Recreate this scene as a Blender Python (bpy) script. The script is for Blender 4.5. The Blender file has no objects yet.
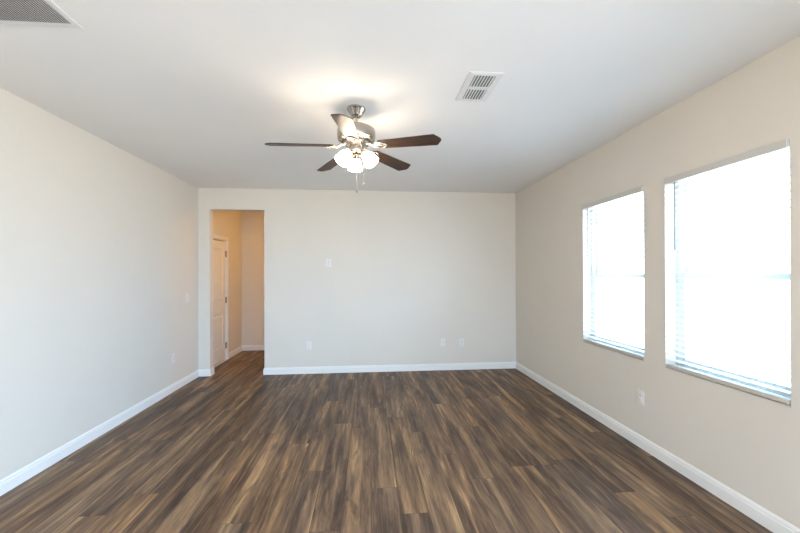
import bpy, bmesh, math, random
from mathutils import Vector, Matrix
random.seed(7)
PI = math.pi
SC = bpy.context.scene
COL = SC.collection

# ------------------------------------------------------------------ camera
CAM_F, YAW, PITCH, ROLL, SY, CAM_H = 364.2, .0862, .0029, -.0032, 6.95, 1.471
c_, s_ = math.cos(YAW), math.sin(YAW)
fw = Vector((s_, c_, 0)); rt = Vector((c_, -s_, 0)); up = Vector((0, 0, 1))
fw2 = fw * math.cos(PITCH) + up * math.sin(PITCH)
up2 = up * math.cos(PITCH) - fw * math.sin(PITCH)
rr = rt * math.cos(ROLL) + up2 * math.sin(ROLL)
uu = up2 * math.cos(ROLL) - rt * math.sin(ROLL)
cd = bpy.data.cameras.new('camera'); cam = bpy.data.objects.new('camera', cd); COL.objects.link(cam)
cd.sensor_width = 36; cd.sensor_fit = 'HORIZONTAL'; cd.lens = CAM_F * 36 / 800
cd.shift_y = SY / 800; cd.clip_start = .05
M4 = Matrix.Identity(4)
for i in range(3):
    M4[i][0] = rr[i]; M4[i][1] = uu[i]; M4[i][2] = -fw2[i]
M4[2][3] = CAM_H
cam.matrix_world = M4
SC.camera = cam

# ------------------------------------------------------------------ world, exposure
SC.view_settings.view_transform = 'Standard'
SC.view_settings.look = 'None'
SC.view_settings.gamma = 1
SC.view_settings.use_curve_mapping = False
SC.view_settings.exposure = 2.06
SKY = 5.2
w = bpy.data.worlds.new('world'); SC.world = w; w.use_nodes = True
nt = w.node_tree; nt.nodes.clear()
out = nt.nodes.new('ShaderNodeOutputWorld'); bg = nt.nodes.new('ShaderNodeBackground')
tc = nt.nodes.new('ShaderNodeTexCoord'); sx = nt.nodes.new('ShaderNodeSeparateXYZ')
cr = nt.nodes.new('ShaderNodeValToRGB'); mr = nt.nodes.new('ShaderNodeMapRange')
mr.inputs['From Min'].default_value = -1; mr.inputs['From Max'].default_value = 1
nt.links.new(tc.outputs['Generated'], sx.inputs[0]); nt.links.new(sx.outputs['Z'], mr.inputs['Value'])
nt.links.new(mr.outputs[0], cr.inputs[0]); nt.links.new(cr.outputs[0], bg.inputs[0]); nt.links.new(bg.outputs[0], out.inputs[0])
e = cr.color_ramp.elements
e[0].position = .44; e[0].color = (.51, .53, .58, 1)
e[1].position = .54; e[1].color = (.435, .68, 1.04, 1)
bg.inputs['Strength'].default_value = SKY

# room dimensions (metres): floor z = 0
XL, XR, YB, YR, H = -2.466, 2.297, 5.53, -3.2, 2.74
OX1, OX2, OZ = -2.306, -1.5335, 2.433         # hall opening in the far wall
HXL, HYB, HXR = -2.46, 7.33, 1.2             # hall behind it
WIN = [(2.8625, 3.7305), (1.7999, 2.6428)]    # windows the photo shows
WINR = []                          # same wall, behind the camera
SD = (-2.95, .0, 2.30)                      # added, unseen glass door further behind, same wall, for fill daylight
WB, WT = .734, 2.209
WTH = .17

LAMP = (1.0, .83, .65)
def area_light(name, loc, size, energy, color, rot=(0, 0, 0), portal=False, sy=None):
    d = bpy.data.lights.new(name, 'AREA'); d.shape = 'RECTANGLE'; d.size = size; d.size_y = sy or size
    d.energy = energy; d.color = color
    o = bpy.data.objects.new(name, d); COL.objects.link(o); o.location = loc; o.rotation_euler = rot
    if portal: d.cycles.is_portal = True
    return o
RD = (-.8, 1.9, 2.35)                              # added, unseen glass door behind the camera for fill daylight
area_light('fill_door_portal', ((RD[0] + RD[1]) / 2, YR - .2, RD[2] / 2), RD[1] - RD[0], 1, (1, 1, 1), (PI / 2, 0, 0), True, RD[2])
area_light('fill_door_portal', (XR + WTH + .03, (SD[0] + SD[1]) / 2, SD[2] / 2), SD[2], 1, (1, 1, 1), (0, PI / 2, 0), True, SD[1] - SD[0])
for a, b in WIN + WINR:
    area_light('window_daylight_portal', (XR + WTH + .03, (a + b) / 2, (WB + WT) / 2), WT - WB, 1, (1, 1, 1), (0, PI / 2, 0), True, b - a)

# ------------------------------------------------------------------ materials
def mat(name, color=(.8, .8, .8), rough=.5, metal=0, spec=.5):
    m = bpy.data.materials.new(name); m.use_nodes = True
    b = m.node_tree.nodes['Principled BSDF']
    b.inputs['Base Color'].default_value = (*color, 1); b.inputs['Roughness'].default_value = rough
    b.inputs['Metallic'].default_value = metal; b.inputs['Specular IOR Level'].default_value = spec
    return m
def nd(m, t, **k):
    n = m.node_tree.nodes.new(t)
    for a, v in k.items(): setattr(n, a, v)
    return n
def lk(m, a, b): m.node_tree.links.new(a, b)
def bsdf(m): return m.node_tree.nodes['Principled BSDF']
def painted(name, color, rough=.75, bump=.04, scale=90, var=.02):
    """paint with a fine roller texture and a faint tone variation"""
    m = mat(name, color, rough, spec=.3)
    t = nd(m, 'ShaderNodeTexCoord'); n = nd(m, 'ShaderNodeTexNoise'); n.inputs['Scale'].default_value = scale
    n.inputs['Detail'].default_value = 3
    bp = nd(m, 'ShaderNodeBump'); bp.inputs['Strength'].default_value = bump; bp.inputs['Distance'].default_value = .004
    lk(m, t.outputs['Object'], n.inputs['Vector']); lk(m, n.outputs['Fac'], bp.inputs['Height']); lk(m, bp.outputs[0], bsdf(m).inputs['Normal'])
    n2 = nd(m, 'ShaderNodeTexNoise'); n2.inputs['Scale'].default_value = 2.5
    lk(m, t.outputs['Object'], n2.inputs['Vector'])
    mx = nd(m, 'ShaderNodeMix', data_type='RGBA')
    mx.inputs[6].default_value = (*[c * (1 - var) for c in color], 1); mx.inputs[7].default_value = (*[min(1, c * (1 + var)) for c in color], 1)
    lk(m, n2.outputs['Fac'], mx.inputs[0]); lk(m, mx.outputs[2], bsdf(m).inputs['Base Color'])
    return m
WALL = painted('wall_paint', (.705, .652, .577))
CEIL = painted('ceiling_paint', (.86, .845, .82), .85, .12, 60)
TRIM = painted('trim_paint', (.80, .785, .76), .4, .01, 40, .01)
DOORM = painted('door_paint', (.80, .79, .77), .45, .02, 60, .01)
PLAST = painted('white_plastic', (.76, .735, .70), .35, .0, 40, .005)
VINYL = painted('window_vinyl', (.60, .64, .63), .4, .0, 40, .01)
BLIND = painted('blind_slat_white', (.80, .80, .78), .45, .01, 30, .01)
VALM = painted('blind_valance_shaded', (.60, .575, .54), .5, .01, 30, .01)  # greyed to put shade into the white headrail and valance
RAILM = painted('bottom_rail_shaded', (.55, .50, .43), .5, .01, 30, .01)  # beige stands in for shade on the white rail
SILL = painted('sill_shaded', (.62, .585, .54), .35, .01, 30, .04)  # even colour darkened for the shade on a white sill
VENTM = painted('vent_enamel', (.76, .75, .73), .45, .0, 40, .01)
WAND = mat('wand_smoke_grey', (.22, .22, .22), .3)
DARK = mat('duct_shade', (.19, .165, .14), .8)  # dark colour standing in for the shade behind vent louvres
SLOT = mat('socket_slot', (.05, .05, .05), .6)
GREYS = mat('screw_grey', (.45, .45, .44), .4, .6)
HINGE = mat('hinge_metal', (.32, .27, .20), .4, .9)

def brushed(name, color, rough):
    m = mat(name, color, rough, 1.0)
    t = nd(m, 'ShaderNodeTexCoord'); mp = nd(m, 'ShaderNodeMapping'); mp.inputs['Scale'].default_value = (6, 6, 220)
    n = nd(m, 'ShaderNodeTexNoise'); n.inputs['Scale'].default_value = 4
    r = nd(m, 'ShaderNodeMapRange'); r.inputs['To Min'].default_value = rough * .8; r.inputs['To Max'].default_value = rough * 1.3
    lk(m, t.outputs['Object'], mp.inputs[0]); lk(m, mp.outputs[0], n.inputs['Vector']); lk(m, n.outputs['Fac'], r.inputs[0]); lk(m, r.outputs[0], bsdf(m).inputs['Roughness'])
    return m
NICKEL = brushed('brushed_nickel', (.50, .45, .38), .24)

def blade_wood():
    m = mat('blade_walnut', (.05, .03, .02), .45, spec=.2)
    t = nd(m, 'ShaderNodeTexCoord'); mp = nd(m, 'ShaderNodeMapping'); mp.inputs['Scale'].default_value = (3, 60, 10)
    n = nd(m, 'ShaderNodeTexNoise'); n.inputs['Scale'].default_value = 1.5; n.inputs['Detail'].default_value = 5
    r = nd(m, 'ShaderNodeValToRGB'); r.color_ramp.elements[0].color = (.028, .014, .009, 1); r.color_ramp.elements[1].color = (.075, .040, .023, 1)
    r.color_ramp.elements[0].position = .3; r.color_ramp.elements[1].position = .7
    lk(m, t.outputs['Object'], mp.inputs[0]); lk(m, mp.outputs[0], n.inputs['Vector']); lk(m, n.outputs['Fac'], r.inputs[0]); lk(m, r.outputs[0], bsdf(m).inputs['Base Color'])
    return m
BLADE = blade_wood()

def shade_glass():
    m = mat('lit_frosted_glass', (.9, .87, .8), .4)
    b = bsdf(m); b.inputs['Emission Color'].default_value = (*LAMP, 1); b.inputs['Emission Strength'].default_value = 11.0
    return m
SHADE = shade_glass()
BULB = mat('lit_bulb', (1, 1, 1), .4)
bsdf(BULB).inputs['Emission Color'].default_value = (*LAMP, 1); bsdf(BULB).inputs['Emission Strength'].default_value = 18

def pane_glass():
    m = bpy.data.materials.new('window_glass'); m.use_nodes = True; t = m.node_tree; t.nodes.clear()
    o = nd(m, 'ShaderNodeOutputMaterial'); tr = nd(m, 'ShaderNodeBsdfTransparent'); gl = nd(m, 'ShaderNodeBsdfGlossy'); mx = nd(m, 'ShaderNodeMixShader'); fr = nd(m, 'ShaderNodeLayerWeight'); pw = nd(m, 'ShaderNodeMath', operation='POWER'); ma = nd(m, 'ShaderNodeMath', operation='MULTIPLY_ADD')
    tr.inputs[0].default_value = (.93, .96, .95, 1); gl.inputs['Roughness'].default_value = .02; pw.inputs[1].default_value = 5; ma.inputs[1].default_value = .92; ma.inputs[2].default_value = .04
    lk(m, fr.outputs['Facing'], pw.inputs[0]); lk(m, pw.outputs[0], ma.inputs[0]); lk(m, ma.outputs[0], mx.inputs[0]); lk(m, tr.outputs[0], mx.inputs[1]); lk(m, gl.outputs[0], mx.inputs[2]); lk(m, mx.outputs[0], o.inputs[0])
    return m
GLASS = pane_glass()

PW, PL, PX0 = .178, 1.52, .013
def floor_mat():
    """luxury plank floor: planks of PW x PL running into the room, each with its own tone, grain, streaks and knots"""
    m = mat('plank_floor', rough=.42, spec=.32); B = bsdf(m)
    def math_(op, a, b=None, c=None):
        n = nd(m, 'ShaderNodeMath', operation=op)
        for i, v in enumerate((a, b, c)):
            if v is None: continue
            if isinstance(v, (int, float)): n.inputs[i].default_value = v
            else: lk(m, v, n.inputs[i])
        return n.outputs[0]
    t = nd(m, 'ShaderNodeTexCoord'); s = nd(m, 'ShaderNodeSeparateXYZ'); lk(m, t.outputs['Object'], s.inputs[0])
    X, Y = s.outputs['X'], s.outputs['Y']
    u = math_('DIVIDE', math_('SUBTRACT', X, PX0), PW)
    col = math_('FLOOR', u); fu = math_('FRACT', u)
    wn = nd(m, 'ShaderNodeTexWhiteNoise', noise_dimensions='1D'); lk(m, math_('ADD', col, 3.37), wn.inputs['W'])
    v = wn.outputs['Value']
    # known end joints near the camera
    known = {0: 2.515, 1: 2.23, 3: 2.93, 4: 2.565, -2: 2.12, -4: 3.24, -1: 3.52, 2: 3.38, -3: 2.78}
    off = v
    for k, yj in known.items():
        fr = (-yj / PL) % 1.0
        is_k = math_('COMPARE', col, float(k), .3)
        off = math_('ADD', math_('MULTIPLY', off, math_('SUBTRACT', 1.0, is_k)), math_('MULTIPLY', is_k, fr))
    vv = math_('ADD', math_('DIVIDE', Y, PL), off)
    row = math_('FLOOR', vv); fv = math_('FRACT', vv)
    cid = nd(m, 'ShaderNodeCombineXYZ'); lk(m, col, cid.inputs[0]); lk(m, row, cid.inputs[1])
    w2 = nd(m, 'ShaderNodeTexWhiteNoise', noise_dimensions='2D'); lk(m, cid.outputs[0], w2.inputs['Vector'])
    rnd = w2.outputs['Value']; rs = nd(m, 'ShaderNodeSeparateXYZ'); lk(m, w2.outputs['Color'], rs.inputs[0])
    # per plank texture coordinates
    cv = nd(m, 'ShaderNodeCombineXYZ')
    lk(m, X, cv.inputs[0]); lk(m, Y, cv.inputs[1]); lk(m, math_('MULTIPLY', rnd, 37.0), cv.inputs[2])
    def noise(sx_, sy_, sc, det, rough=.55, dist=0, zoff=0):
        mp = nd(m, 'ShaderNodeMapping'); mp.inputs['Scale'].default_value = (sx_, sy_, 1); mp.inputs['Location'].default_value = (0, 0, zoff)
        n = nd(m, 'ShaderNodeTexNoise'); n.inputs['Scale'].default_value = sc; n.inputs['Detail'].default_value = det
        n.inputs['Roughness'].default_value = rough; n.inputs['Distortion'].default_value = dist
        lk(m, cv.outputs[0], mp.inputs[0]); lk(m, mp.outputs[0], n.inputs['Vector']); return n.outputs['Fac']
    broad = noise(1, .12, 9, 4, .55, .8)            # light and dark bands along a plank
    fine = noise(1, .06, 100, 6, .65, .6, 5)       # fine grain lines
    mid = noise(1, .09, 30, 6, .6, .9, 9)
    streak = noise(1, .04, 15, 2, .5, .4, 21)      # long pale sapwood streaks
    knot = noise(1, .20, 9, 4, .6, .9, 14)        # dark knot and crack patches
    def sstep(x, a, b):
        r = nd(m, 'ShaderNodeMapRange'); r.interpolation_type = 'SMOOTHSTEP'
        r.inputs['From Min'].default_value = a; r.inputs['From Max'].default_value = b; lk(m, x, r.inputs['Value']); return r.outputs[0]
    def mul(x, k): return math_('MULTIPLY', math_('SUBTRACT', x, .5), k)
    tone = math_('ADD', math_('ADD', mul(broad, .82), mul(mid, .50)), .512)
    tone = math_('ADD', tone, mul(rs.outputs['X'], .09))
    tone = math_('ADD', tone, mul(fine, .40))
    line = noise(1, .035, 30, 2, .5, .3, 33)       # narrow pale grain lines
    tone = math_('ADD', tone, math_('MULTIPLY', sstep(line, .60, .66), .13))
    tone = math_('ADD', tone, mul(sstep(streak, .46, .66), .17))
    rp = nd(m, 'ShaderNodeValToRGB'); lk(m, tone, rp.inputs[0])
    el = rp.color_ramp.elements
    el[0].position = .16; el[0].color = (.022, .015, .012, 1)
    el[1].position = .84; el[1].color = (.430, .300, .175, 1)
    a = el.new(.34); a.color = (.072, .047, .034, 1)
    a = el.new(.48); a.color = (.140, .093, .062, 1)
    a = el.new(.64); a.color = (.245, .164, .099, 1)
    # greyer or browner planks
    hs = nd(m, 'ShaderNodeMix', data_type='RGBA'); hs.blend_type = 'MULTIPLY'; hs.inputs[0].default_value = 1
    gr = nd(m, 'ShaderNodeMix', data_type='RGBA'); gr.inputs[6].default_value = (.96, .95, .95, 1); gr.inputs[7].default_value = (1.12, .98, .80, 1)
    lk(m, rs.outputs['Y'], gr.inputs[0]); lk(m, rp.outputs[0], hs.inputs[6]); lk(m, gr.outputs[2], hs.inputs[7])
    # knots and cracks
    kk = math_('MULTIPLY', sstep(knot, .56, .66), sstep(mid, .42, .56))
    km = nd(m, 'ShaderNodeMix', data_type='RGBA'); km.inputs[7].default_value = (.016, .011, .008, 1)
    lk(m, math_('MULTIPLY', kk, .5), km.inputs[0]); lk(m, hs.outputs[2], km.inputs[6])
    # seams
    du = math_('MULTIPLY', math_('MINIMUM', fu, math_('SUBTRACT', 1.0, fu)), PW)
    dv = math_('MULTIPLY', math_('MINIMUM', fv, math_('SUBTRACT', 1.0, fv)), PL)
    d = math_('MINIMUM', du, dv); seam = math_('SUBTRACT', 1.0, sstep(d, .0007, .0024))
    sm = nd(m, 'ShaderNodeMix', data_type='RGBA'); sm.inputs[7].default_value = (.018, .012, .009, 1)
    lk(m, math_('MULTIPLY', seam, .75), sm.inputs[0]); lk(m, km.outputs[2], sm.inputs[6]); lk(m, sm.outputs[2], B.inputs['Base Color'])
    r = nd(m, 'ShaderNodeMapRange'); r.inputs['To Min'].default_value = .40; r.inputs['To Max'].default_value = .58; lk(m, fine, r.inputs[0]); lk(m, r.outputs[0], B.inputs['Roughness'])
    bp = nd(m, 'ShaderNodeBump'); bp.inputs['Strength'].default_value = .25; bp.inputs['Distance'].default_value = .002
    lk(m, math_('SUBTRACT', math_('MULTIPLY', fine, .3), seam), bp.inputs['Height']); lk(m, bp.outputs[0], B.inputs['Normal'])
    return m
FLOOR = floor_mat()

# ------------------------------------------------------------------ mesh helpers
class MB:
    def __init__(s): s.bm = bmesh.new()
    def box(s, x0, x1, y0, y1, z0, z1, bev=0, M=None):
        r = bmesh.ops.create_cube(s.bm, size=1)
        vs = r['verts']
        T = Matrix.Translation(((x0 + x1) / 2, (y0 + y1) / 2, (z0 + z1) / 2)) @ Matrix.Diagonal((abs(x1 - x0), abs(y1 - y0), abs(z1 - z0), 1))
        bmesh.ops.transform(s.bm, matrix=T, verts=vs)
        if bev:
            es = list({e for v in vs for e in v.link_edges})
            r = bmesh.ops.bevel(s.bm, geom=es, offset=bev, segments=2, affect='EDGES', profile=.5)
            vs = list({v for f in r['faces'] for v in f.verts} | {v for v in vs if v.is_valid})
        if M is not None: bmesh.ops.transform(s.bm, matrix=M, verts=vs)
        return s
    def poly(s, pts, ext, M=None):
        """closed 2D outline (3D points) extruded by vector"""
        vs = [s.bm.verts.new(p) for p in pts]; f = s.bm.faces.new(vs)
        r = bmesh.ops.extrude_face_region(s.bm, geom=[f]); nv = [g for g in r['geom'] if isinstance(g, bmesh.types.BMVert)]
        bmesh.ops.translate(s.bm, vec=ext, verts=nv)
        if M is not None: bmesh.ops.transform(s.bm, matrix=M, verts=vs + nv)
        return s
    def lathe(s, prof, seg=40, M=None, cap=True):
        rings = []
        for r, z in prof:
            if r < 1e-6: rings.append([s.bm.verts.new((0, 0, z))])
            else: rings.append([s.bm.verts.new((r * math.cos(2 * PI * i / seg), r * math.sin(2 * PI * i / seg), z)) for i in range(seg)])
        for a, b in zip(rings, rings[1:]):
            for i in range(seg):
                j = (i + 1) % seg
                if len(a) == 1 and len(b) == 1: continue
                if len(a) == 1: s.bm.faces.new((a[0], b[i], b[j]))
                elif len(b) == 1: s.bm.faces.new((a[i], a[j], b[0]))
                else: s.bm.faces.new((a[i], a[j], b[j], b[i]))
        if cap:
            for r in (rings[0], rings[-1]):
                if len(r) > 2: s.bm.faces.new(r)
        if M is not None: bmesh.ops.transform(s.bm, matrix=M, verts=[v for r in rings for v in r])
        return s
    def tube(s, pts, r, seg=12):
        pts = [Vector(p) for p in pts]; rings = []
        for i, p in enumerate(pts):
            d = (pts[min(i + 1, len(pts) - 1)] - pts[max(i - 1, 0)]).normalized()
            q = d.to_track_quat('Z', 'Y'); rad = r[i] if isinstance(r, (list, tuple)) else r
            rings.append([s.bm.verts.new(p + q @ Vector((rad * math.cos(2 * PI * k / seg), rad * math.sin(2 * PI * k / seg), 0))) for k in range(seg)])
        for a, b in zip(rings, rings[1:]):
            for k in range(seg):
                j = (k + 1) % seg; s.bm.faces.new((a[k], a[j], b[j], b[k]))
        s.bm.faces.new(rings[0]); s.bm.faces.new(rings[-1]); return s
    def build(s, name, m, parent=None, smooth=False, kind=None, at=None):
        bmesh.ops.recalc_face_normals(s.bm, faces=s.bm.faces)
        me = bpy.data.meshes.new(name); s.bm.to_mesh(me); s.bm.free()
        o = bpy.data.objects.new(name, me); COL.objects.link(o)
        for mm in (m if isinstance(m, list) else [m]): me.materials.append(mm)
        if smooth:
            for p in me.polygons: p.use_smooth = True
            try: me.set_sharp_from_angle(angle=math.radians(38))
            except Exception: pass
        if parent: o.parent = parent
        if at: o.location = at
        if kind: o['kind'] = kind
        return o
def empty(name, loc, rz=0):
    o = bpy.data.objects.new(name, None); COL.objects.link(o); o.location = loc; o.rotation_euler = (0, 0, rz); o.empty_display_size = .1
    return o
def tag(o, label, cat, group=None):
    o['label'] = label; o['category'] = cat
    if group: o['group'] = group
    return o
S = 'structure'

# ------------------------------------------------------------------ room shell
MB().box(XL - .81, XR + WTH, YR - .15, HYB + .12, -.1, 0).build('floor', FLOOR, kind=S)
MB().box(XL - .81, XR + WTH, YR - .15, HYB + .12, H, H + .12).build('ceiling', CEIL, kind=S)
MB().box(XL - .15, XL, YR, YB, 0, H).build('wall_left', WALL, kind=S)
MB().box(XL - .15, RD[0], YR - .15, YR, 0, H).box(RD[1], XR + WTH, YR - .15, YR, 0, H).box(RD[0], RD[1], YR - .15, YR, RD[2], H).build('wall_rear', WALL, kind=S)
b = MB()                                                   # far wall with the hall opening
b.box(XL - .15, OX1, YB, YB + .12, 0, H).box(OX2, XR + WTH, YB, YB + .12, 0, H).box(OX1, OX2, YB, YB + .12, OZ, H)
b.build('wall_back', WALL, kind=S)
b = MB(); ys = [SD[1]]; b.box(XR, XR + WTH, YR, SD[0], 0, H).box(XR, XR + WTH, SD[0], SD[1], SD[2], H)
#                                      # right wall pierced by the windows
for a, c in sorted(WIN + WINR):
    b.box(XR, XR + WTH, ys[-1], a, 0, H); b.box(XR, XR + WTH, a, c, 0, WB); b.box(XR, XR + WTH, a, c, WT, H); ys.append(c)
b.box(XR, XR + WTH, ys[-1], YB, 0, H); b.build('wall_right', WALL, kind=S)
# hall
DY0, DY1, DZ = 5.76, 6.545, 2.05                            # hall door leaf
b = MB(); b.box(HXL - .12, HXL, YB + .12, DY0 - .02, 0, H).box(HXL - .12, HXL, DY1 + .02, HYB, 0, H).box(HXL - .12, HXL, DY0 - .02, DY1 + .02, DZ + .02, H)
b.build('wall_hall_left', WALL, kind=S)
MB().box(HXL - .12, HXR, HYB, HYB + .12, 0, H).build('wall_hall_back', WALL, kind=S)
MB().box(HXR, HXR + .12, YB + .12, HYB + .12, 0, H).build('wall_hall_right', WALL, kind=S)

b = MB(); b.box(HXL - .80, HXL - .72, YB + .12, HYB, 0, H).box(HXL - .72, HXL - .12, YB + .12, YB + .2, 0, H).box(HXL - .72, HXL - .12, HYB - .08, HYB, 0, H)  # added unseen box that keeps sky out of the door gap
b.build('wall_door_backing', WALL, kind=S)
# ------------------------------------------------------------------ baseboards
BH, BT = .101, .014
def base(name, p0, p1, n):
    """moulded baseboard from p0 to p1, n = unit normal into the room"""
    prof = [(0, 0), (BT, 0), (BT, BH * .70), (BT * .72, BH * .76), (BT * .72, BH * .86), (BT * .3, BH * .97), (BT * .2, BH), (0, BH)]
    a, b_ = Vector((*p0, 0)), Vector((*p1, 0)); nn = Vector((*n, 0))
    m = MB(); m.poly([a + nn * u + Vector((0, 0, z)) for u, z in prof], b_ - a)
    return m
base('', (XL, YR), (XL, YB), (1, 0)).build('baseboard_left', TRIM, kind=S)
base('', (XR, SD[1]), (XR, YB), (-1, 0)).build('baseboard_right', TRIM, kind=S)
m = base('', (OX2 - BT * .0, YB), (XR, YB), (0, -1)).build('baseboard_back', TRIM, kind=S)
base('', (XL, YB), (OX1, YB), (0, -1)).build('baseboard_back_left', TRIM, kind=S)
base('', (OX1, YB - BT), (OX1, YB + .12), (1, 0)).build('baseboard_opening_left', TRIM, kind=S)
base('', (OX2, YB - BT), (OX2, YB + .12), (-1, 0)).build('baseboard_opening_right', TRIM, kind=S)
base('', (HXL, HYB), (HXR, HYB), (0, -1)).build('baseboard_hall_back', TRIM, kind=S)
base('', (HXL, DY1 + .085), (HXL, HYB), (1, 0)).build('baseboard_hall_left', TRIM, kind=S)

# ------------------------------------------------------------------ windows (single hung, recessed, thin sill with shade in its colour)
def window(name, y0, y1):
    r = empty(name, (XR, (y0 + y1) / 2, WB)); r['kind'] = S
    hw = (y1 - y0) / 2; h = WT - WB; x0, x1 = .088, .150
    zs = .010
    MB().box(-.003, x0, -hw, hw, .0, .010, .001).build('window_sill', SILL, r)
    f = MB(); fwid = .042
    f.box(x0, x1, -hw, -hw + fwid, zs, h).box(x0, x1, hw - fwid, hw, zs, h).box(x0, x1, -hw + fwid, hw - fwid, zs, zs + fwid).box(x0, x1, -hw + fwid, hw - fwid, h - .022, h)
    f.build('window_frame', VINYL, r)
    zm = 1.45 - WB
    for nm, xa, xb, za, zb in (('lower_sash', x0 + .006, x0 + .030, zs + fwid, zm + .020), ('upper_sash', x0 + .034, x1 - .006, zm - .020, h - .022)):
        ya, yb, t = -hw + fwid, hw - fwid, .034
        g = MB(); g.box(xa, xb, ya, ya + t, za, zb).box(xa, xb, yb - t, yb, za, zb).box(xa, xb, ya + t, yb - t, za, za + t).box(xa, xb, ya + t, yb - t, zb - (t if nm == 'lower_sash' else .020), zb)
        so = g.build('sash', VINYL, r)
        MB().box((xa + xb) / 2 - .002, (xa + xb) / 2 + .002, ya + t, yb - t, za + t, zb - (t if nm == 'lower_sash' else .020)).build('pane', GLASS, so)
    MB().box(x0 - .008, x0 + .006, -.03, .03, zm - .004, zm + .012, .002).build('sash_lock', VINYL, r)
    return r
def blind(y0, y1, label):
    r = empty('window_blind', (XR, (y0 + y1) / 2, WT)); hw = (y1 - y0) / 2 - .004; h = WT - WB
    tag(r, label, 'blind', 'white slatted blinds in the right wall windows')
    MB().box(.002, .048, -hw, hw, -.040, -.001, .001).build('headrail', VALM, r)
    v = MB(); v.box(-.014, -.006, -hw, hw, -.047, -.001, .002).box(-.006, .002, hw - .008, hw, -.041, -.001).box(-.006, .002, -hw, -hw + .008, -.041, -.001)
    v.build('valance', VALM, r)
    zb = -h + .013; z0 = -.062; pitch = .0445; n = int((-zb + z0 - .045) / pitch) + 1
    s = MB(); xc = .019; sw = .025
    for i in range(n):
        z = z0 - i * pitch
        pts = []
        for k in range(7):                              # gently crowned slat
            u = -1 + 2 * k / 6; pts.append((xc + sw * u, -hw + .0015, z + .0025 * (1 - u * u)))
        for k in range(6, -1, -1):
            u = -1 + 2 * k / 6; pts.append((xc + sw * u, -hw + .0015, z + .0025 * (1 - u * u) - .0018))
        s.poly(pts, (0, 2 * hw - .003, 0))
    s.build('slats', BLIND, r)
    MB().box(xc - sw, xc + sw, -hw + .004, hw - .004, zb + .002, zb + .029, .004).build('bottom_rail', RAILM, r)
    for y in (-hw + .13, hw - .13):
        for x in (xc - sw - .0015, xc + sw + .0015):
            MB().tube([(x, y, -.04), (x, y, zb + .012)], .0009, 6).build('ladder_cord', BLIND, r)
    wd = MB(); yw = hw - .100
    wd.tube([(-.010, yw, -.047), (-.011, yw, -.06), (-.011, yw, -.40), (-.011, yw, -.56)], [.002, .005, .005, .0055], 8)
    wd.build('tilt_wand', WAND, r)
    return r
for i, (a, c) in enumerate(WIN + WINR): window('window_%d' % (i + 1), a, c)
blind(*WIN[0], 'white slatted blind in the smaller looking window nearer the far corner of the right wall')
blind(*WIN[1], 'white slatted blind in the larger looking window nearer the viewer on the right wall')
for a, c in WINR: blind(a, c, 'white slatted blind in a right wall window behind the viewpoint')

# ------------------------------------------------------------------ hall door
d = empty('door_1', (HXL, DY0, 0)); d['kind'] = S
W_ = DY1 - DY0; xf = -.010                                   # leaf face sits just behind the wall plane
lf = MB(); lf.box(xf - .035, xf, 0, W_, .030, DZ - .012)
leaf = lf.build('door_leaf', DOORM, d)
for za, zb in ((.235, .845), (1.065, 1.945)):
    p = MB(); ya, yb = .125, W_ - .125
    # moulded panel: ogee rim round a raised field
    for k, (i0, i1, h0, h1) in enumerate(((0, .012, .0005, .010), (.012, .026, .010, .0005), (.026, .046, .0005, .0005), (.046, .070, .0005, .010))):
        o4 = [(ya + i0, za + i0), (yb - i0, za + i0), (yb - i0, zb - i0), (ya + i0, zb - i0)]
        n4 = [(ya + i1, za + i1), (yb - i1, za + i1), (yb - i1, zb - i1), (ya + i1, zb - i1)]
        A = [p.bm.verts.new((xf + h0, y, z)) for y, z in o4]; B_ = [p.bm.verts.new((xf + h1, y, z)) for y, z in n4]
        for q in range(4): p.bm.faces.new((A[q], A[(q + 1) % 4], B_[(q + 1) % 4], B_[q]))
    p.bm.faces.new([p.bm.verts.new((xf + .010, y, z)) for y, z in n4])
    p.build('door_panel', DOORM, leaf)
kn = MB(); kn.lathe([(.033, 0), (.033, .006), (.012, .010), (.011, .030), (.022, .036), (.028, .048), (.026, .060), (.012, .068), (0, .069)], 28, Matrix.Translation((xf, .07, .95)) @ Matrix.Rotation(PI / 2, 4, 'Y'))
kn.build('door_knob', NICKEL, leaf, True)
for z in (.256, 1.04, 1.835):
    hg = MB(); hg.tube([(.004, W_ + .008, z - .055), (.004, W_ + .008, z + .055)], .008, 10)
    hg.box(-.009, .002, W_ - .018, W_ + .022, z - .052, z + .052); hg.build('hinge', HINGE, d)
cs = MB(); cw = .056
for ya, yb, za, zb in ((-cw - .012, -.012, 0, DZ + .018 + cw), (W_ + .022, W_ + .022 + cw, 0, DZ + .018 + cw), (-.012, W_ + .022, DZ + .018, DZ + .018 + cw)):
    cs.box(0, .016, ya, yb, za, zb, .003)
cs.build('casing', TRIM, d)
jb = MB(); jb.box(-.118, .001, -.019, -.004, 0, DZ + .018).box(-.118, .001, W_ + .006, W_ + .019, 0, DZ + .018).box(-.118, .001, -.019, W_ + .019, DZ + .006, DZ + .019)
jb.build('door_jamb', TRIM, d)
MB().box(-.10, .016, -.004, W_ + .006, 0, .009, .002).build('threshold', TRIM, d)

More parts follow.
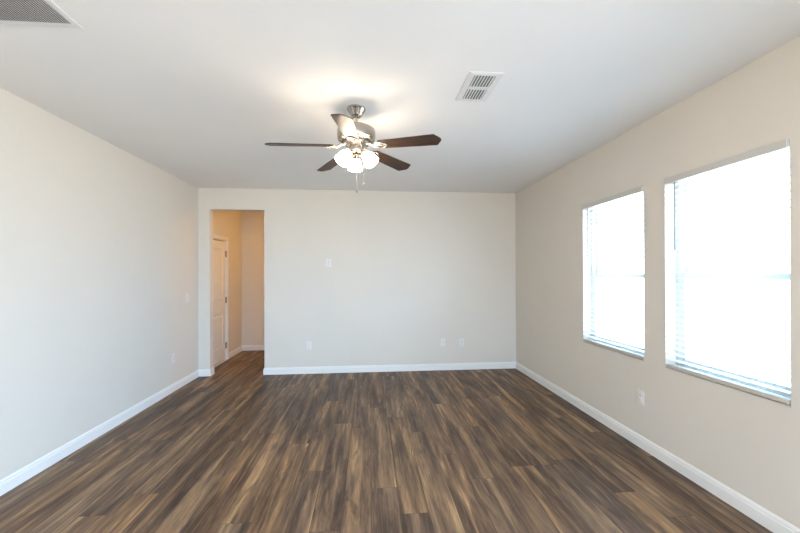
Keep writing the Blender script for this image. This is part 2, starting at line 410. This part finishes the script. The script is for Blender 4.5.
def fill_patio(name, loc, rz, wid, hgt, n3):  # added, unseen glazed openings that let in fill daylight
    pd = empty(name, loc, rz); pd['kind'] = S; hw = wid / 2; t_ = .05
    f = MB(); f.box(-hw, -hw + t_, -.05, .05, 0, hgt).box(hw - t_, hw, -.05, .05, 0, hgt).box(-hw + t_, hw - t_, -.05, .05, hgt - t_, hgt).box(-hw + t_, hw - t_, -.05, .05, 0, .03)
    f.build('door_frame', VINYL, pd); wp = (wid - 2 * t_) / n3
    for k in range(n3):
        xa = -hw + t_ + k * wp; xb = xa + wp; yk = (-.022, .022)[k % 2]; st = .06
        g = MB(); g.box(xa, xa + st, yk - .012, yk + .012, .032, hgt - t_ - .002).box(xb - st, xb, yk - .012, yk + .012, .032, hgt - t_ - .002).box(xa + st, xb - st, yk - .012, yk + .012, .032, .032 + st).box(xa + st, xb - st, yk - .012, yk + .012, hgt - t_ - st, hgt - t_ - .002)
        go = g.build('sliding_panel', VINYL, pd)
        MB().box(xa + st, xb - st, yk - .002, yk + .002, .032 + st, hgt - t_ - st).build('pane', GLASS, go)
fill_patio('fill_door_rear', ((RD[0] + RD[1]) / 2, YR - .09, 0), 0, RD[1] - RD[0], RD[2], 2)
fill_patio('fill_door_side', (XR + .09, (SD[0] + SD[1]) / 2, 0), PI / 2, SD[1] - SD[0], SD[2], 3)

# ------------------------------------------------------------------ ceiling fan
FX, FY, BZ = -.090, 2.795, 2.451
fan = empty('ceiling_fan', (FX, FY, H)); FM = Matrix.Translation((0, 0, -H))
tag(fan, 'five bladed ceiling fan in brushed nickel with dark brown blades and lit light kit', 'ceiling fan')
def fl(name, prof, m=NICKEL, **k): return MB().lathe([(r, z - H) for r, z in prof], 48).build(name, m, fan, True)
fl('canopy', [(.041, 2.680), (.066, 2.722), (.071, 2.728), (.069, 2.7399)][::1])
fl('canopy_ring', [(.0, 2.6790), (.024, 2.6790), (.032, 2.674), (.041, 2.680), (.0, 2.6805)])
fl('downrod', [(.0125, 2.59), (.0125, 2.682)])
fl('rod_collar', [(.018, 2.588), (.024, 2.592), (.021, 2.606), (.014, 2.612)])
motor = fl('motor_housing', [(.02, 2.590), (.08, 2.588), (.130, 2.582), (.142, 2.572), (.145, 2.558), (.145, 2.516), (.140, 2.498), (.118, 2.487), (.07, 2.482), (.02, 2.482)])
v = MB()
for k in range(24):
    v.box(.088, .112, -.0045, .0045, 2.4875 - H - .006, 2.4875 - H, 0, Matrix.Rotation(k * PI / 12, 4, 'Z'))
v.build('vent_ring', SLOT, motor)
fl('blade_hub', [(.0, 2.484), (.092, 2.484), (.098, 2.474), (.094, 2.462), (.072, 2.454), (.0, 2.452)])
fl('switch_housing', [(.0, 2.454), (.050, 2.454), (.054, 2.442), (.054, 2.407), (.046, 2.394), (.030, 2.388), (.0, 2.388)])
fl('light_fitter', [(.0, 2.390), (.028, 2.388), (.040, 2.380), (.042, 2.367), (.030, 2.356), (.016, 2.350), (.0, 2.350)])
fl('finial', [(.0, 2.352), (.012, 2.350), (.014, 2.340), (.007, 2.332), (.009, 2.324), (.0, 2.316)])

def blade_mesh():
    m = MB(); r0, r1 = .175, .656; w0, w1 = .052, .068
    pts = [(r0, -w0 * .55), (r0 + .02, -w0), (r1 - .036, -w1), (r1 + .002, -w1 * .18), (r1 + .002, w1 * .18), (r1 - .036, w1), (r0 + .02, w0), (r0, w0 * .55)]
    T = Matrix.Rotation(math.radians(-12), 4, 'X')
    m.poly([(x, y, -.003) for x, y in pts], (0, 0, .007), T); return m
def iron_mesh():
    """forked blade bracket with a scrolled open plate under the blade root"""
    m = MB(); T = Matrix.Rotation(math.radians(-12), 4, 'X')
    m.tube([(.085, 0, .016), (.12, 0, .012), (.14, 0, -.004), (.160, 0, -.010)], [.010, .009, .008, .009], 10)
    for s in (-1, 1):
        m.tube([T @ Vector(p) for p in ((.150, 0, -.009), (.165, s * .020, -.008), (.182, s * .034, -.008), (.208, s * .036, -.008), (.232, s * .022, -.008), (.250, 0, -.008))], [.006, .0055, .005, .005, .005, .006], 8)
    m.box(.155, .250, -.010, .010, -.012, -.005, .002, T)
    for x, y in ((.205, .030), (.205, -.030), (.242, 0)):
        m.lathe([(0, -.0145), (.006, -.0135), (.007, -.010), (.007, -.006)], 12, T @ Matrix.Translation((x, y, 0)))
    return m
bm0 = blade_mesh().build('blade', BLADE, fan); im0 = iron_mesh().build('blade_bracket', NICKEL, bm0, True)
A0 = -24.0
for k in range(5):
    if k == 0: bo = bm0
    else:
        bo = bm0.copy(); COL.objects.link(bo); bo.parent = fan
        io = im0.copy(); COL.objects.link(io); io.parent = bo
    bo.matrix_local = Matrix.Translation((0, 0, BZ - H)) @ Matrix.Rotation(.013, 4, 'X') @ Matrix.Rotation(-.019, 4, 'Y') @ Matrix.Rotation(math.radians(A0 + 72 * k), 4, 'Z') @ Matrix.Rotation(math.radians(3.2), 4, 'Y')
# light kit: three frosted bell shades
SK = .86
prof_o = [(.026, .0), (.029, -.012), (.040, -.030), (.052, -.055), (.059, -.085), (.062, -.112), (.066, -.128)]
prof = prof_o + [(.063, -.127), (.059, -.110), (.056, -.085), (.049, -.055), (.037, -.031), (.026, -.014), (.022, -.002)]
prof = [(r_ * SK, z_ * SK) for r_, z_ in prof]
for k, a in enumerate((97, 217, 337)):
    R = Matrix.Rotation(math.radians(a), 4, 'Z') @ Matrix.Translation((.064, 0, 2.398 - H)) @ Matrix.Rotation(math.radians(-38), 4, 'Y')
    ar = MB(); Rz = Matrix.Rotation(math.radians(a), 4, 'Z')
    ar.tube([Rz @ Vector(p) for p in ((.030, 0, 2.374 - H), (.043, 0, 2.384 - H), (.054, 0, 2.401 - H), (.064, 0, 2.400 - H))], .008, 10)
    ar.lathe([(.0, .010), (.022, .008), (.028, .0), (.029, -.014), (.0, -.014)], 24, R)
    arm = ar.build('lamp_arm', NICKEL, fan, True)
    sh = MB(); sh.lathe(prof + [prof[0]], 36, R, cap=False); sho = sh.build('lamp_shade', SHADE, fan, True)
    bl = MB(); bl.lathe([(0, -.014), (.012, -.016), (.014, -.030), (.022, -.052), (.025, -.066), (.019, -.082), (.0, -.090)], 20, R); bl.build('bulb', BULB, sho, True)
def chain(x, y, z0, z1):
    m = MB(); n = int((z0 - z1) / .007)
    m.tube([(x, y, z0 - H), (x, y, z1 - H)], .0012, 6)
    for i in range(n):
        m.lathe([(0, .002), (.002, 0), (0, -.002)], 6, Matrix.Translation((x, y, z0 - H - i * .007)))
    m.lathe([(0, 0), (.004, -.002), (.0065, -.010), (.0055, -.018), (0, -.022)], 14, Matrix.Translation((x, y, z1 - H)))
    return m.build('pull_chain', NICKEL, fan, True)
chain(.004, -.056, 2.37, 2.105)
chain(.057, -.030, 2.40, 2.162)

# ------------------------------------------------------------------ ceiling vents
def supply_vent(cx, cy, wx, wy):
    r = empty('ceiling_vent', (cx, cy, H)); tag(r, 'small rectangular white supply register with two louvre banks, on the ceiling right of the fan', 'vent')
    hx, hy, f, t = wx / 2, wy / 2, .034, .009
    fx = .044
    m = MB()
    inn = [(-hx + fx, -hy + f), (hx - fx, -hy + f), (hx - fx, hy - f), (-hx + fx, hy - f)]; o_ = [(-hx, -hy), (hx, -hy), (hx, hy), (-hx, hy)]
    A = [m.bm.verts.new((x, y, -.0005)) for x, y in o_]; A2 = [m.bm.verts.new((x * .985, y * .985, -.004)) for x, y in o_]
    Bv = [m.bm.verts.new((x * 1.03, y * 1.02, -t)) for x, y in inn]; C = [m.bm.verts.new((x, y, -.001)) for x, y in inn]
    for P, Q in ((A, A2), (A2, Bv), (Bv, C)):
        for q in range(4): m.bm.faces.new((P[q], P[(q + 1) % 4], Q[(q + 1) % 4], Q[q]))
    m.box(-hx + fx, hx - fx, -.014, .014, -t, -.001)
    m.build('frame', VENTM, r)
    MB().box(-hx + fx, hx - fx, -hy + f, hy - f, -.0009, -.0004).build('duct_shade_panel', DARK, r)  # flat dark sheet painting in the shade above the louvres
    n = 7
    for s in (-1, 1):
        v = MB()
        for i in range(n):
            x = -hx + fx + (i + .5) * (2 * hx - 2 * fx) / n
            y0, y1 = (.014, hy - f) if s > 0 else (-hy + f, -.014)
            v.box(-.0080, .0080, y0, y1, -.0007, .0007, 0, Matrix.Translation((x, 0, -.0065)) @ Matrix.Rotation(math.radians(-28), 4, 'Y'))
        v.build('louvre_bank', VENTM, r)
    lv = MB(); lv.box(-.003, .003, hy - f - .004, hy - f + .012, -.020, -.010, .001); lv.build('lever', VENTM, r)
    return r
supply_vent(.745, 2.415, .225, .385)
def return_grille(x1, y1, w_, h_):
    r = empty('return_grille', (x1 - w_ / 2, y1 - h_ / 2, H)); tag(r, 'large white return air grille with fine parallel louvres at the top left of the ceiling', 'vent')
    hx, hy, f, t = w_ / 2, h_ / 2, .030, .006
    m = MB(); m.box(-hx, hx, -hy, -hy + f, -t, 0, .002).box(-hx, hx, hy - f, hy, -t, 0, .002).box(-hx, -hx + f, -hy + f, hy - f, -t, 0, .002).box(hx - f, hx, -hy + f, hy - f, -t, 0, .002)
    m.build('frame', VENTM, r)
    MB().box(-hx + f, hx - f, -hy + f, hy - f, -.0009, -.0004).build('duct_shade_panel', DARK, r)  # shade of the duct put in as a flat dark sheet
    v = MB(); n = int((2 * hx - 2 * f) / .0125)
    for i in range(n):
        x = -hx + f + (i + .5) * (2 * hx - 2 * f) / n
        v.box(-.0075, .0075, -hy + f, hy - f, -.0008, .0008, 0, Matrix.Translation((x, 0, -.0045)) @ Matrix.Rotation(math.radians(35), 4, 'Y'))
    v.build('louvres', VENTM, r)
    return r
return_grille(-1.452, 1.995, .62, .62)

# ------------------------------------------------------------------ wall plates
def plate_root(name, loc, wall, label, cat, group=None):
    rz = {'back': 0, 'right': -PI / 2, 'left': PI / 2}[wall]
    return tag(empty(name, loc, rz), label, cat, group)
def face(r, w_=.074, h_=.118):
    return MB().box(-w_ / 2, w_ / 2, -.006, 0, -h_ / 2, h_ / 2, .0025).build('cover_plate', PLAST, r)
def outlet(loc, wall, label):
    r = plate_root('wall_outlet', loc, wall, label, 'outlet', 'white duplex outlets low on the walls'); face(r)
    for z in (-.0205, .0205):
        q = MB(); q.box(-.0165, .0165, -.0085, -.006, z - .0145, z + .0145, .003); ro = q.build('receptacle', PLAST, r)
        t = MB(); t.box(-.0080, -.0058, -.0089, -.0084, z - .002, z + .007).box(.0058, .0080, -.0089, -.0084, z - .001, z + .006)
        t.lathe([(.0028, 0), (.0028, .0005)], 12, Matrix.Translation((0, -.0084, z - .008)) @ Matrix.Rotation(PI / 2, 4, 'X')); t.build('slots', SLOT, ro)
    MB().lathe([(.0032, 0), (.0028, .0012), (0, .0014)], 12, Matrix.Rotation(PI / 2, 4, 'X') @ Matrix.Translation((0, 0, .006))).build('screw', GREYS, r)
    return r
outlet((-.887, YB, .417), 'back', 'white duplex outlet low on the far wall, alone on the side nearer the hall opening')
outlet((1.429, YB, .417), 'back', 'white duplex outlet low on the far wall, closest to the right hand corner')
outlet((XR, 2.90, .425), 'right', 'white duplex outlet on the right wall between and below the two windows')
outlet((XL, 4.838, .424), 'left', 'white duplex outlet low on the left wall near the corner')
r = plate_root('light_switch', (XL, 5.205, 1.165), 'left', 'white rocker light switch at chest height on the left wall near the corner', 'switch'); face(r)
MB().box(-.0165, .0165, -.0075, -.006, -.033, .033, .001).build('switch_frame', PLAST, r)
MB().box(-.014, .014, -.0105, -.0072, -.030, .030, .002, Matrix.Rotation(math.radians(2.5), 4, 'X')).build('rocker', PLAST, r)
r = plate_root('cable_plate', (1.139, YB, .430), 'back', 'faint pale cable jack plate low on the far wall, left neighbour of the corner outlet', 'wall plate'); face(r, .07, .114)
MB().lathe([(.0085, 0), (.0085, .003), (.0048, .003), (.0048, .011), (0, .011)], 6, Matrix.Translation((0, -.006, -.004)) @ Matrix.Rotation(PI / 2, 4, 'X')).build('cable_jack', GREYS, r)
r = plate_root('television_plate', (-.597, YB, 1.647), 'back', 'small white plate with two dark jacks high on the far wall at screen height', 'wall plate'); face(r, .080, .118)
for z in (-.016, .018):
    MB().lathe([(.0075, 0), (.0075, .003), (.0055, .003), (.0055, .007), (0, .007)], 12, Matrix.Translation((0, -.006, z)) @ Matrix.Rotation(PI / 2, 4, 'X')).build('cable_jack', GREYS, r)

# ------------------------------------------------------------------ lamps outside the picture
def dome_light(loc, power, label):
    r = empty('dome_light', loc); tag(r, label, 'ceiling light')
    MB().lathe([(.0, 0), (.165, 0), (.168, -.012), (.155, -.022), (.0, -.022)], 40).build('base', NICKEL, r, True)
    g = MB(); g.lathe([(.150, -.020), (.146, -.045), (.120, -.075), (.070, -.095), (.0, -.102)], 40); g.build('diffuser', power, r, True)
    return r
def lamp_glass(name, st, c=LAMP):
    m = mat(name, (.9, .88, .82), .4); bsdf(m).inputs['Emission Color'].default_value = (*c, 1); bsdf(m).inputs['Emission Strength'].default_value = st; return m
dome_light((-.75, 6.45, H), lamp_glass('hall_lamp_glass', 21, (1.0, .50, .07)), 'round warm dome light on the hall ceiling beyond the opening')
dome_light((-.2, -1.4, H), lamp_glass('rear_fill_glass', 70, (1.0, .74, .42)), 'added unseen dome light behind the viewpoint, for warm fill')  # added fill lamp, no such fitting is known here
